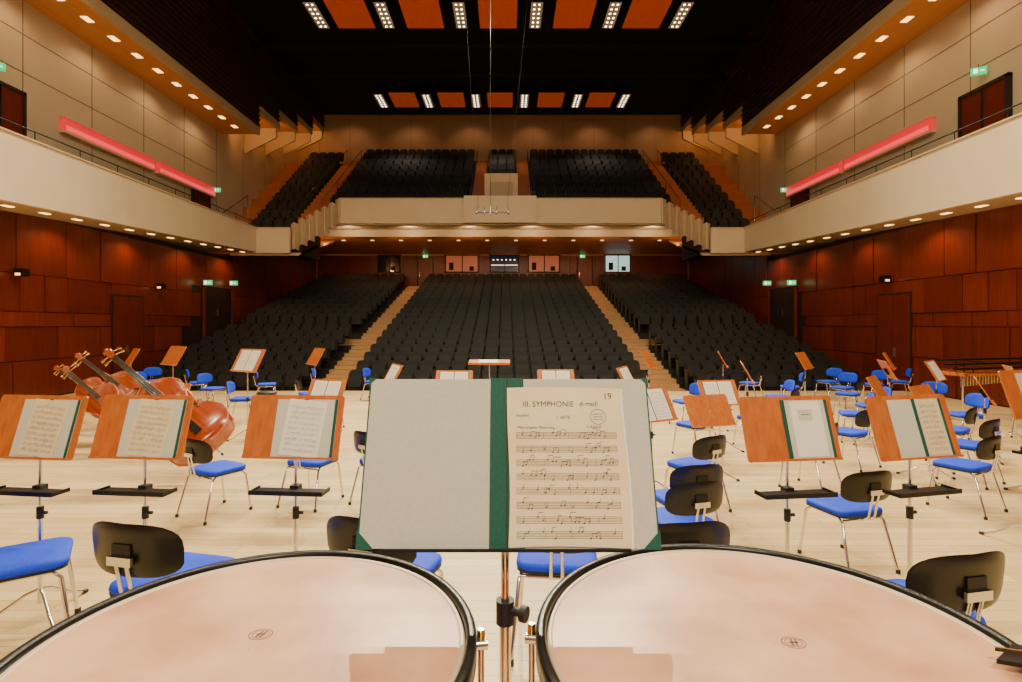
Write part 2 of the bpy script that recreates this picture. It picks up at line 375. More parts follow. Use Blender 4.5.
for i in range(10):
    y=27+0.85*i; z=7.3+0.567*i
    for s in (-1,1):
        xa,xb=sorted((C+s*1.6,C+s*9.0)); b.box(xa,xb,y-0.42,y+0.43 if i<9 else YW,6.9,z,'tier_dark')
        xa,xb=sorted((C+s*9.0,C+s*10.0)); b.box(xa,xb,y-0.42,y+0.43 if i<9 else YW,6.9,z,'stair_wood')
        if i<9: b.box(xa,xb,y,y+0.43,z,z+0.28,'stair_wood')
        xa,xb=sorted((C+s*0.85,C+s*1.6)); b.box(xa,xb,y-0.42,y+0.43 if i<9 else YW,6.9,z,'stair_wood')
        if i<9: b.box(xa,xb,y,y+0.43,z,z+0.28,'stair_wood')
        w=8.9 if i>0 else 8.6
        xa,xb=sorted((C+s*1.65,C+s*w)); P+=rowpos(xa,xb,y,z)
    if i>=4:
        b.box(C-0.85,C+0.85,y-0.42,y+0.43 if i<9 else YW,6.9,z,'tier_dark')
        P+=rowpos(C-0.84,C+0.84,y,z)
b.box(C-0.85,C+0.85,27.6,29.98,6.9,9.75,'cream_plaster')
b.box(C-0.6,C+0.6,27.57,27.6,8.5,9.3,'cream_panel')
b.obj('floor_rear_balcony')
b=MB()
for s in (-1,1):
    for w in (0.85,1.6,9.02,9.95):
        b.tube([(C+s*w,27.2,8.3),(C+s*w,34.8,13.3)],0.02,'dark_metal',6)
        for i in range(0,10,3): b.tube([(C+s*w,27.2+0.82*i,7.3+.567*i),(C+s*w,27.2+0.82*i,8.3+0.54*i)],0.015,'dark_metal',6)
b.obj('stair_handrail')
for s,sn in ((-1,'left'),(1,'right')):
    b=MB()
    for i in range(11):
        y=25.6+0.87*i; z=5.7+0.64*i
        xa,xb=sorted((C+s*10.0,C+s*12.3)); b.box(xa,xb,y-0.42,y+0.45 if i<10 else YW,max(5.3,z-0.9),z,'tier_dark')
        xa,xb=sorted((C+s*12.3,C+s*13.7)); b.box(xa,xb,y-0.42,y+0.45 if i<10 else YW,max(5.3,z-0.9),z,'stair_wood')
        xa,xb=sorted((C+s*10.05,C+s*12.32)); P+=rowpos(xa,xb,y,z)
        if y<28:
            xa,xb=sorted((C+s*9.3,C+s*10.0)); b.box(xa,xb,y-0.42,y+0.45,5.3,z,'tier_dark')
    b.obj('floor_side_tier_'+sn)
    b=MB(); xa,xb=sorted((C+s*9.65,C+s*11.32)); b.box(xa,xb,24.7,24.86,5.3,6.43,'cream_plaster'); b.box(xa,xb,24.66,24.9,6.43,6.47,'cream_panel')
    n=7
    for k in range(n):
        w0=9.67-k*0.28; y0=24.62+k*0.2; zt=6.45+(k+1)*0.232
        xo,xi=C+s*(w0+0.05),C+s*(w0-0.25)
        d=0.05
        b.prism([(xo,y0+0.42),(xi,y0),(xi,y0+d),(xo,y0+0.42+d)][::(-1 if s>0 else 1)],zt-1.2,zt,'cream_plaster')
        b.box(min(xi,xi-s*0.03),max(xi,xi-s*0.03),y0,y0+0.66,zt-1.2,zt,'cream_plaster')
    b.obj('trim_stepped_parapet_'+sn)
    b=MB(); xa,xb=sorted((C+s*9.3,C+s*12.46)); b.add([(xa,24.88,5.3),(xb,24.88,5.3),(xb,30,6.75),(xa,30,6.75),(xa,24.88,5.2),(xb,24.88,5.2),(xb,30,6.6),(xa,30,6.6)],[(0,1,2,3),(4,7,6,5),(0,4,5,1),(1,5,6,2),(2,6,7,3),(3,7,4,0)],'cream_panel')
    b.obj('trim_side_soffit_'+sn)
    b=MB(); b.tube([(C+s*12.9,24.0,6.6),(C+s*12.9,27.5,8.6),(C+s*12.9,27.5,7.3)],0.025,'chrome',6); b.tube([(C+s*12.9,24.0,6.6),(C+s*12.9,24.0,5.6)],0.025,'chrome',6); b.obj('stair_handrail')
    bb=MB(); y=3.0
    for nn in ST.names: bb.mi(nn)
    while y<24:
        T=Matrix.Translation((C+s*12.2,y,fb(y)+0.50))@Matrix.Rotation(math.radians(-90*s),4,'Z'); o=len(bb.v)
        bb.v.extend([tuple(T@Vector(p)) for p in ST.v]); bb.f.extend([[i+o for i in q] for q in ST.f]); bb.m.extend(ST.m); bb.s.extend([False]*len(ST.f))
        y+=0.62
    bb.obj('side_balcony_seating')
seats('rear_balcony_seating',P)
for s in (-1,1):
    for y in (28,32): spot((C+s*9.5,y,13.2+(y-28)*0.2),55,(1,0.5,0.2),90,0.08)
for x in (-10,-6,-2,2,6,10): spot((C+x,34.3,15.6),55,(1,0.55,0.28),110,0.06,target=(C+x,36,12.5))
# ------------------------------------------------------------ ceiling panels
for (y0,y1,z,xs,ow) in ((21.7,23.7,15.0,(-8.0,-5.15,-1.97,1.22,4.4,7.3),1.6),(30.4,32.3,15.0,(-7.3,-4.6,-1.8,1.0,4.05,6.75),1.45)):
    for i,x in enumerate(xs):
        b=MB(); b.box(x-0.3,x+0.3,y0,y1,z,z+0.12,'dark_metal'); b.box(x-0.24,x+0.24,y0+0.05,y1-0.05,z-0.01,z,'lamp_strip')
        n=6
        for k in range(n):
            yy=y0+0.2+(y1-y0-0.4)*k/(n-1)
            for dx in (-0.1,0.1): b.box(x+dx-0.035,x+dx+0.035,yy-0.035,yy+0.035,z-0.02,z-0.01,'lamp_dot')
        for yy in (y0+0.2,y1-0.2): b.tube([(x,yy,z+0.1),(x,yy,ZC)],0.015,'dark_metal',5)
        b.obj('ceiling_light_strip')
        if i<5:
            xm=(x+xs[i+1])/2
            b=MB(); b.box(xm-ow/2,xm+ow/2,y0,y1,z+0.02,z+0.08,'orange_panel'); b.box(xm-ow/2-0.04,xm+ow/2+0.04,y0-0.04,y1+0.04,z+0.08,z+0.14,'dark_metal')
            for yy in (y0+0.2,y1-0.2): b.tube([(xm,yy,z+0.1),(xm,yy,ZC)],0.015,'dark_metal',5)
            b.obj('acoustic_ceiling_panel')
for x in (-5.15,-1.97,1.22,4.4): spot((x,22.9,14.85),8500,(1,0.86,0.60),75,0.09,target=(x*0.7,4,0))
for x in (-6.6,-0.3,5.9): spot((x,31.3,14.85),260,(1,0.8,0.6),120,0.1)
# hanging microphones
b=MB(); b.tube([(-0.55,18,6.0),(-0.55,18,ZC)],0.006,'rubber',5); b.tube([(-1.6,18,ZC),(-0.95,18,5.9)],0.005,'rubber',5); b.tube([(1.0,18,ZC),(0.0,18,5.9)],0.005,'rubber',5)
b.tube([(-1.05,18,5.75),(0.1,18,5.75)],0.018,'rubber',6); b.tube([(-0.55,17.7,5.6),(-0.55,18.2,6.0)],0.02,'rubber',6)
for x in (-1.0,-0.75,-0.35,0.05): b.tube([(x,17.7,5.65),(x,18.05,5.8)],0.03,'rubber',8); b.tube([(x,18,5.75),(x,18,5.95)],0.008,'rubber',5)
b.obj('hanging_microphone_array')
# ------------------------------------------------------------ orchestra chair
def chair_mesh():
    b=MB()
    b.M=Matrix.Translation((0,0.02,0.445)); b.prism(rrect(0.44,0.42,0.07),0,0.012,'chair_black')
    vs=[];fs=[]
    ring=rrect(0.45,0.43,0.08,5)
    lv=[(0.97,0.012),(1.0,0.028),(0.98,0.046),(0.9,0.056),(0.5,0.054)]
    n=len(ring)
    for sc,z in lv: vs+=[(x*sc,y*sc,z) for x,y in ring]
    for i in range(len(lv)-1):
        for k in range(n): fs.append((i*n+k,i*n+(k+1)%n,(i+1)*n+(k+1)%n,(i+1)*n+k))
    fs.append(tuple(range((len(lv)-1)*n,len(lv)*n)))
    b.add(vs,fs,'chair_blue',True)
    b.M=Matrix.Identity(4)
    for sx in (-1,1):
        b.tube([(sx*0.23,0.25,0.012),(sx*0.205,0.20,0.40),(sx*0.19,0.16,0.435),(sx*0.19,-0.12,0.435),(sx*0.205,-0.17,0.40),(sx*0.24,-0.27,0.012)],0.0115,'chrome',8)
        for yy,xx in ((0.25,0.23),(-0.27,0.24)): b.tube([(sx*xx,yy,0.0),(sx*xx,yy,0.03)],0.017,'rubber',8)
    b.tube([(-0.2,-0.16,0.42),(0.2,-0.16,0.42)],0.0115,'chrome'); b.tube([(-0.19,0.14,0.435),(0.19,0.14,0.435)],0.0115,'chrome')
    for sx in (-1,1):
        b.tube([(sx*0.03,-0.02,0.432),(sx*0.03,-0.2,0.43),(sx*0.03,-0.245,0.47),(sx*0.028,-0.272,0.60),(sx*0.028,-0.285,0.67)],0.010,'chrome',8)
    b.box(-0.065,0.065,-0.300,-0.284,0.655,0.695,'chrome'); b.box(-0.05,0.05,-0.288,-0.262,0.655,0.75,'dark_metal')
    def grid(off,mn,flip,scl=1.0):
        nr,na=5,28; vs=[(0,-0.265+off,0.715)]; 
        for i in range(1,nr+1):
            for k in range(na):
                a=2*math.pi*k/na; r=i/nr*scl
                ca,sa=math.cos(a),math.sin(a)
                x=0.255*r*math.copysign(abs(ca)**0.70,ca); z=0.125*r*math.copysign(abs(sa)**0.78,sa)
                z+= -0.03*(x/0.245)**2 if z<0 else 0.0
                y=-0.265+1.0*x*x+off*(1 if i<nr else 0.35)
                vs.append((x,y-0.10*z,0.715+z+0.02*abs(x)))
        fs=[]
        for k in range(na): fs.append((0,1+k,1+(k+1)%na))
        for i in range(nr-1):
            for k in range(na):
                a=1+i*na+k; c=1+i*na+(k+1)%na; fs.append((a,a+na,c+na,c))
        if flip: fs=[f[::-1] for f in fs]
        b.add(vs,fs,mn,True)
    grid(-0.014,'chair_black',False); grid(0.006,'chair_black',True); grid(0.020,'chair_blue',True,0.93)
    return b.mesh('orchestra_chair')
CH=chair_mesh()
def chair(x,y,rot=None,sc=1.0):
    place(CH,'orchestra_chair',(x,y,0),rot,scale=sc)
random.seed(21)
for x,y,r,sc in ((-3.06,3.38,-0.95,1.12),(-1.93,3.12,-0.22,1.15),(-0.70,3.25,-0.3,1.12),(2.10,2.80,0.2,1.12),(0.93,3.2,0.15,1.12),(0.32,3.45,-0.1,1.12)): chair(x,y,r,sc)
NEAR=[(-3.1,5.75,-0.5),(-2.2,6.1,-0.3),(-1.4,6.1,-0.6),(2.05,5.9,0.5),(1.55,4.75,0.25),(1.35,4.25,0.3),(2.85,4.55,0.25),(3.7,6.6,0.6),(5.0,5.9,0.5),(5.9,6.9,0.5),(2.9,8.3,0.5),(6.5,7.9,0.7),(4.9,7.7,0.5),(4.1,8.9,0.4)]
for x,y,r in NEAR: chair(x,y,r)
for x,y in ((-9.0,13.4),(-8.2,14.3),(-6.2,13.9),(-5.0,14.6),(-7.1,13.0),(-4.4,12.0),(-2.6,12.2),(-3.4,10.3),(-5.5,11.2),(-3.6,14.6),(-9.6,14.8),(6.0,9.3),(5.8,11.5),(4.9,13.6),(3.6,10.8),(4.4,12.2),(3.4,14.2),(6.4,14.2),(8.6,11.0),(9.4,13.9),(8.7,14.6),(7.8,9.2),(7.6,12.0),(10.6,14.6),(6.9,10.2),(9.3,9.6),(8.2,13.2),(7.0,13.3),(8.6,8.2),(7.4,6.7),(5.2,10.2)):
    chair(x,y,(0.9 if x>0 else -0.9)+random.uniform(-0.7,0.7)+(0.5 if x>0 else -0.5))
# ------------------------------------------------------------ music score helper
def score(b,x0,y0,w,h,z,rows=9,lw=0.0006,seed=1,notes=True):
    rg=random.Random(seed)
    rh=h/rows
    for r in range(rows):
        yb=y0+h-(r+0.75)*rh; g=rh*0.11
        for l in range(5): b.quad((x0,yb+l*g,z),(x0+w,yb+l*g,z),(x0+w,yb+l*g+lw,z),(x0,yb+l*g+lw,z),'ink')
        x=x0
        for xx in (x0,x0+w*0.27,x0+w*0.52,x0+w*0.78,x0+w-lw): b.quad((xx,yb,z),(xx+lw,yb,z),(xx+lw,yb+4*g,z),(xx,yb+4*g,z),'ink')
        if notes:
            x=x0+w*0.06
            while x<x0+w*0.96:
                k=rg.randint(0,4); yy=yb+k*g; s=g*0.5
                b.add([(x+s*1.3*math.cos(a),yy+s*math.sin(a),z+0.0001) for a in [i*math.pi/3 for i in range(6)]],[tuple(range(6))],'ink')
                b.quad((x+s,yy,z+0.0001),(x+s+lw*1.2,yy,z+0.0001),(x+s+lw*1.2,yy+g*3,z+0.0001),(x+s,yy+g*3,z+0.0001),'ink')
                st=rg.choice((0.035,0.05,0.08,0.14))*w
                if st<0.06*w and x+st<x0+w*0.96:
                    b.quad((x+s,yy+g*2.7,z+0.0001),(x+s+st,yy+g*2.7,z+0.0001),(x+s+st,yy+g*3,z+0.0001),(x+s,yy+g*3,z+0.0001),'ink')
                x+=st
# ------------------------------------------------------------ orchestral music stand
def deskM(h,tilt,y=0.0):
    v=Vector((0,math.sin(tilt),math.cos(tilt))); u=Vector((1,0,0)); n=u.cross(v)
    return Matrix(((u.x,v.x,n.x,0),(u.y,v.y,n.y,y),(u.z,v.z,n.z,h),(0,0,0,1)))
def stand_mesh(var,h=1.12,tilt=0.3,tray=True,seed=1):
    b=MB()
    b.tube([(0,0.09,0.10),(0,0.09,0.72)],0.015,'chrome',10); b.tube([(0,0.09,0.72),(0,0.09,h+0.17)],0.010,'chrome',10)
    b.tube([(0,0.09,0.68),(0,0.09,0.76)],0.022,'rubber',10); b.tube([(0,0.09,0.72),(0.05,0.09,0.72)],0.012,'rubber',8)
    for k in range(3):
        a=math.radians(90+120*k); c,s=math.cos(a),math.sin(a)
        b.tube([(0,0.09,0.20),(0.08*c,0.09+0.08*s,0.17),(0.22*c,0.09+0.22*s,0.07),(0.34*c,0.09+0.34*s,0.012)],0.010,'chrome',8)
        b.tube([(0.32*c,0.09+0.32*s,0.02),(0.36*c,0.09+0.36*s,0.012)],0.014,'rubber',8)
    if tray:
        z=0.88; b.box(-0.25,0.25,-0.06,0.07,z,z+0.012,'dark_metal'); b.box(-0.25,0.25,-0.065,-0.055,z,z+0.03,'dark_metal'); b.box(-0.25,-0.24,-0.06,0.07,z,z+0.025,'dark_metal'); b.box(0.24,0.25,-0.06,0.07,z,z+0.025,'dark_metal')
        b.box(-0.03,0.03,0.06,0.12,z-0.03,z+0.03,'rubber')
    b.M=deskM(h,tilt)
    b.prism([(x,y+0.20) for x,y in rrect(0.66,0.43,0.02,3)],-0.014,0.0,'desk_wood')
    b.box(-0.32,0.32,-0.015,0.0,0.0,0.022,'desk_wood')
    b.box(-0.05,0.05,0.10,0.24,-0.06,-0.014,'dark_metal')
    ox={0:0.07,1:-0.03,2:0.0,4:0.04}.get(var,0.0)
    if var in (0,1,2,4):
        for sx in (-1,1):
            lw_={0:0.19,1:0.0,2:0.25,4:0.20}[var] if sx<0 else {0:0.21,1:0.31,2:0.25,4:0.22}[var]
            if lw_==0: continue
            x0,x1=(ox-0.012-lw_,ox-0.012) if sx<0 else (ox+0.012,ox+0.012+lw_)
            b.box(x0,x1,0.0,0.385,0.001,0.005,'card_light')
            xe=(x0,x0+0.012) if sx<0 else (x1-0.020,x1)
            if not(sx<0 and var in (0,4)): b.box(xe[0],xe[1],0.0,0.385,0.005,0.0065,'green_cloth')
        b.box(ox-0.014,ox+0.014,0,0.387,0.004,0.0062,'green_cloth')
        if var==0:
            b.M=b.M@Matrix.Rotation(math.radians(-5),4,'Z')
            b.box(ox-0.15,ox+0.12,0.01,0.385,0.007,0.009,'paper_white' if seed==6 else 'paper'); score(b,ox-0.13,0.03,0.23,0.32,0.0095,9,0.0004,seed)
        if var==1:
            b.box(ox+0.05,ox+0.27,0.01,0.375,0.006,0.0068,'paper_white'); b.box(ox+0.10,ox+0.20,0.25,0.32,0.007,0.009,'card_light'); b.box(ox+0.12,ox+0.18,0.285,0.289,0.009,0.0095,'ink')
        if var==4:
            b.box(ox+0.03,ox+0.20,0.01,0.375,0.006,0.0068,'paper'); score(b,ox+0.04,0.03,0.15,0.32,0.0072,9,0.0004,seed)
        if var==2:
            b.box(ox-0.25,ox-0.008,0.0,0.38,0.007,0.009,'paper_white'); score(b,ox-0.235,0.02,0.21,0.33,0.0095,9,0.0003,seed)
            b.box(ox+0.008,ox+0.25,0.0,0.38,0.007,0.009,'paper_white'); score(b,ox+0.025,0.02,0.21,0.33,0.0095,9,0.0003,seed+3)
    return b.mesh('music_stand')
SM={}
def stand(x,y,var,h=1.12,rot=None,tilt=0.3,tray=True,seed=1):
    k=(var,h,tilt,tray,seed)
    if k not in SM: SM[k]=stand_mesh(*k)
    place(SM[k],'music_stand',(x,y,0),rot)
stand(-3.20,3.6,0,rot=-0.12,seed=2); stand(-2.48,3.6,0,rot=-0.1,seed=4); stand(-1.45,3.6,0,rot=-0.08,seed=6)
stand(1.90,3.55,1,rot=0.12); stand(2.77,3.6,4,rot=0.22,seed=3); stand(4.68,4.75,0,1.2,rot=0.35)
for x,y,v,h,r in ((-4.5,9.2,2,1.22,-0.5),(-6.9,11,3,1.2,-0.6),(-4.5,12.4,3,1.10,-0.9),(-2.95,8.6,2,0.75,-0.3),(-2.1,9.4,2,0.95,-1.1),(-0.95,9.5,2,0.82,-0.05),(0.88,9.5,2,0.84,0.05),
   (2.15,9.2,2,0.92,1.1),(3.3,12.2,3,1.05,1.1),(1.72,6.2,2,0.90,0.5),(2.65,6.9,3,0.72,0.3),(5.3,13,3,1.0,1.2),(4.55,10,2,0.95,1.2),(3.4,8.5,2,0.75,0.2),(7.0,12.5,3,1.0,0.8),(8.9,12.4,3,1.0,0.9),(6.1,8.7,3,0.8,0.8),(8.3,10.3,2,0.95,0.7),(5.5,6.9,3,0.85,0.6),(8.6,9.0,3,0.95,1.0),(-5.4,8.6,3,0.7,-0.6),(-8.6,12.2,3,1.1,-0.8),(8.0,11.2,3,0.9,1.2),(7.2,8.0,3,0.85,0.9),(6.3,6.2,3,0.9,0.6),(10.0,9.4,2,0.9,0.7)):
    stand(x,y,v,h,r,tilt=0.5,tray=False,seed=5)
# conductor stand and podium
b=MB(); b.box(-0.6,0.6,-0.5,0.5,0,0.2,'desk_wood'); b.box(-0.62,0.62,-0.52,0.52,0.2,0.225,'stage_maple'); b.obj('conductor_podium',(-0.3,13.3,0))
b=MB(); b.tube([(0,0,0.02),(0,0,1.12)],0.014,'chrome'); b.M=deskM(1.12,1.42,-0.2); b.box(-0.47,0.47,0,0.45,-0.015,0.01,'desk_wood'); b.box(-0.47,0.47,-0.01,0.01,0,0.04,'desk_wood'); b.box(-0.25,0.2,0.05,0.4,0.01,0.02,'paper'); b.M=Matrix.Identity(4)
for k in range(3):
    a=math.radians(90+120*k); b.tube([(0,0,0.15),(0.32*math.cos(a),0.32*math.sin(a),0.012)],0.012,'chrome')
b.obj('conductor_stand',(-0.4,12.3,0))
# ------------------------------------------------------------ timpani
RZ=0.55; HZ=1.447
b=MB(); b.box(-2.2,2.2,-1.4,1.72,0,RZ-0.03,'tier_dark'); b.box(-2.22,2.22,-1.42,1.74,RZ-0.03,RZ,'stage_maple'); b.obj('timpani_riser')
def timpani(x,y,R,rot,logo,gauge=None):
    b=MB(); H=HZ-RZ
    b.lathe([(0.001,H),(R*0.5,H),(R-0.034,H),(R-0.030,H-0.001)],'drum_head',96)
    b.lathe([(R-0.030,H-0.001),(R-0.024,H+0.003),(R-0.018,H-0.012),(R-0.02,H-0.02)],'head_edge',96)
    b.lathe([(R-0.018,H-0.02),(R-0.018,H+0.006),(R-0.014,H+0.010),(R-0.004,H+0.010),(R,H+0.005),(R,H-0.028),(R-0.01,H-0.03)],'hoop',96)
    b.lathe([(R-0.012,H-0.03),(R-0.012,H-0.045),(R-0.02,H-0.05)],'chrome',96)
    prof=[(R-0.025,H-0.03)]+[((R-0.03)*math.cos(a)**0.7 if a<1.56 else 0.001,H-0.08-0.40*math.sin(a)) for a in [i*math.pi/2/12 for i in range(13)]]
    b.lathe(prof,'copper',64)
    for k in range(8):
        a=rot+k*math.pi/4; c,s=math.cos(a),math.sin(a); r=R+0.010
        b.tube([(r*c,r*s,H-0.16),(r*c,r*s,H-0.02)],0.006,'chrome',8)
        b.tube([(r*c,r*s,H-0.022),(r*c,r*s,H-0.002)],0.0075,'brass',4)
        b.tube([((R-0.01)*c,(R-0.01)*s,H-0.03),((R+0.022)*c,(R+0.022)*s,H-0.03)],0.010,'chrome',8)
        b.tube([(r*c,r*s,H-0.16),((R-0.02)*c,(R-0.02)*s,H-0.2)],0.012,'chrome',8)
    for k in range(4):
        a=rot+k*math.pi/2+0.4; c,s=math.cos(a),math.sin(a)
        b.tube([((R-0.0)*c,(R-0.0)*s,H-0.12),((R+0.01)*c,(R+0.01)*s,H-0.3),(R*0.75*c,R*0.75*s,0.28),(R*0.7*c,R*0.7*s,0.10)],0.016,'chrome',10)
        b.tube([(R*0.5*c,R*0.5*s,0.12),(R*0.95*c,R*0.95*s,0.06)],0.02,'dark_metal',8)
        b.M=Matrix.Translation((R*0.95*c,R*0.95*s,0.035)); b.lathe([(0.001,-0.035),(0.03,-0.03),(0.035,0),(0.03,0.03),(0.001,0.035)],'rubber',12); b.M=Matrix.Identity(4)
    b.lathe([(0.001,0.08),(R*0.55,0.08),(R*0.55,0.14),(0.001,0.14)],'dark_metal',32)
    b.tube([(0,0,0.12),(0,0,H-0.45)],0.03,'chrome')
    b.M=Matrix.Translation((0,-R*0.8,0.08))@Matrix.Rotation(0.3,4,'X'); b.box(-0.06,0.06,-0.18,0.1,0,0.02,'dark_metal'); 
    b.M=Matrix.Translation((logo[0],logo[1],0))
    z=H+0.0006
    for rr in (1.0,0.72):
        pts=[(0.021*rr*math.cos(t),0.017*rr*math.sin(t)) for t in [i*math.pi/12 for i in range(24)]]
        for i in range(24):
            p,q=pts[i],pts[(i+1)%24]; b.quad((p[0],p[1],z),(q[0],q[1],z),(q[0]*0.92,q[1]*0.92,z),(p[0]*0.92,p[1]*0.92,z),'drum_logo')
    b.quad((-0.008,-0.009,z),(-0.003,-0.009,z),(0.002,0.010,z),(-0.002,0.010,z),'drum_logo'); b.quad((0.0,-0.009,z),(0.004,-0.009,z),(0.009,0.010,z),(0.005,0.010,z),'drum_logo'); b.quad((-0.009,-0.001,z),(0.008,-0.001,z),(0.009,0.002,z),(-0.008,0.002,z),'drum_logo')
    b.M=Matrix.Identity(4)
    if gauge:
        b.M=Matrix.Translation((gauge[0],gauge[1],H+0.016))@Matrix.Rotation(gauge[2],4,'Z')
        b.prism([(-0.05,-0.03),(0.07,-0.035),(0.08,0.03),(0.0,0.03)],-0.003,0.004,'dark_metal')
        b.box(-0.04,0.06,-0.004,0.0,0.004,0.010,'brass'); b.tube([(0.03,0,-0.10),(0.03,0,0.0)],0.008,'chrome')
    return b.obj('timpani',(x,y,RZ))
timpani(-0.440,0.92,0.388,-0.62,(0.0,0.045))
timpani(0.462,0.935,0.412,0.62,(0.037,0.005),gauge=(0.375,-0.06,-0.3))
# ------------------------------------------------------------ foreground stand + folder
DM=deskM(2.0-0.447,math.atan2(0.11,0.327),1.08)
b=MB()
b.tube([(-0.004,1.17,RZ+0.12),(-0.004,1.17,1.38)],0.0125,'chrome',12); b.tube([(-0.004,1.17,1.38),(-0.004,1.17,1.68)],0.009,'chrome',12)
b.tube([(-0.004,1.17,1.355),(-0.004,1.17,1.405)],0.02,'rubber',14); b.tube([(-0.004,1.17,1.385),(0.034,1.15,1.385)],0.009,'rubber',10); b.tube([(0.030,1.152,1.385),(0.042,1.146,1.385)],0.017,'rubber',12)
for k in range(3):
    a=math.radians(90+120*k); c,s=math.cos(a),math.sin(a)
    b.tube([(0,1.17,RZ+0.25),(0.09*c,1.17+0.09*s,RZ+0.2),(0.30*c,1.17+0.30*s,RZ+0.012)],0.010,'chrome')
b.M=DM; b.box(-0.245,0.245,0.0,0.33,-0.010,-0.004,'dark_metal'); b.box(-0.245,0.245,-0.006,0.0,-0.010,0.018,'dark_metal'); b.box(-0.04,0.04,0.08,0.2,-0.075,-0.01,'dark_metal')
b.obj('timpanist_music_stand')
b=MB(); b.M=DM
for x0,x1 in ((-0.300,-0.018),(0.018,0.306)):
    b.box(x0,x1,0.0,0.345,-0.002,0.003,'card')
b.box(-0.036,0.036,0.0,0.347,0.0,0.0042,'green_cloth')
b.box(-0.0015,0.0015,0,0.347,0.0042,0.0048,'ink')
for x,sx in ((-0.300,1),(0.306,-1)):
    for y,sy,cs in ((0,1,0.034),(0.345,-1,0.014)):
        pts=[(x-0.002*sx,y-0.002*sy),(x+cs*sx,y-0.002*sy),(x-0.002*sx,y+cs*sy)]
        if sx*sy<0: pts=pts[::-1]
        b.prism(pts,0.003,0.0045,'green_cloth')
b.box(-0.3,-0.297,0.0,0.345,-0.0015,0.0035,'green_cloth'); b.box(0.303,0.306,0,0.345,-0.0015,0.0035,'green_cloth')
fold=b.obj('sheet_music_folder')
b=MB(); b.M=DM
nx,ny=8,10; px0,px1,py0,py1=0.003,0.250,0.002,0.325
vs=[];fs=[]
for j in range(ny+1):
    for i in range(nx+1):
        u=i/nx; w=j/ny; vs.append((px0+(px1-px0)*u+0.003*math.sin(w*5),py0+(py1-py0)*w+0.002*math.sin(u*4),0.006))
for j in range(ny):
    for i in range(nx): a=j*(nx+1)+i; fs.append((a,a+1,a+nx+2,a+nx+1))
b.add(vs,fs,'paper')
b.add([(x+0.003,y-0.001,z-0.0012) for x,y,z in vs],fs,'paper_white')
score(b,0.02,0.012,0.212,0.225,0.0066,8,0.0006,9)
for i in range(24):
    a=2*math.pi*i/24; a2=2*math.pi*(i+1)/24
    b.quad((0.195+0.017*math.cos(a),0.262+0.017*math.sin(a),0.0066),(0.195+0.017*math.cos(a2),0.262+0.017*math.sin(a2),0.0066),(0.195+0.0155*math.cos(a2),0.262+0.0155*math.sin(a2),0.0066),(0.195+0.0155*math.cos(a),0.262+0.0155*math.sin(a),0.0066),'stamp')
for k in range(3): b.box(0.184,0.206,0.255+k*0.006,0.2565+k*0.006,0.0062,0.0067,'stamp')
sh=b.obj('sheet_music_page',parent=fold)
def text(t,x,y,size,mn,name,al='LEFT'):
    c=bpy.data.curves.new(name,'FONT'); c.body=t; c.size=size; c.align_x=al; c.materials.append(MATS[mn])
    o=bpy.data.objects.new(name,c); bpy.context.scene.collection.objects.link(o)
    o.matrix_world=DM@Matrix.Translation((x,y,0.0069)); o.parent=fold
text('III. SYMPHONIE',0.034,0.284,0.0165,'ink','title_text'); text('d-moll',0.176,0.285,0.0155,'ink','key_text','CENTER')
text('1. SATZ',0.105,0.258,0.009,'ink','movement_text'); text('PAUKEN',0.02,0.262,0.007,'ink','part_text'); text('19',0.208,0.300,0.019,'ink','page_number')
text('Mehr langsam, Misterioso',0.022,0.237,0.0075,'ink','tempo_text'); text('A. Bruckner',0.17,0.2385,0.0065,'ink','composer_text')
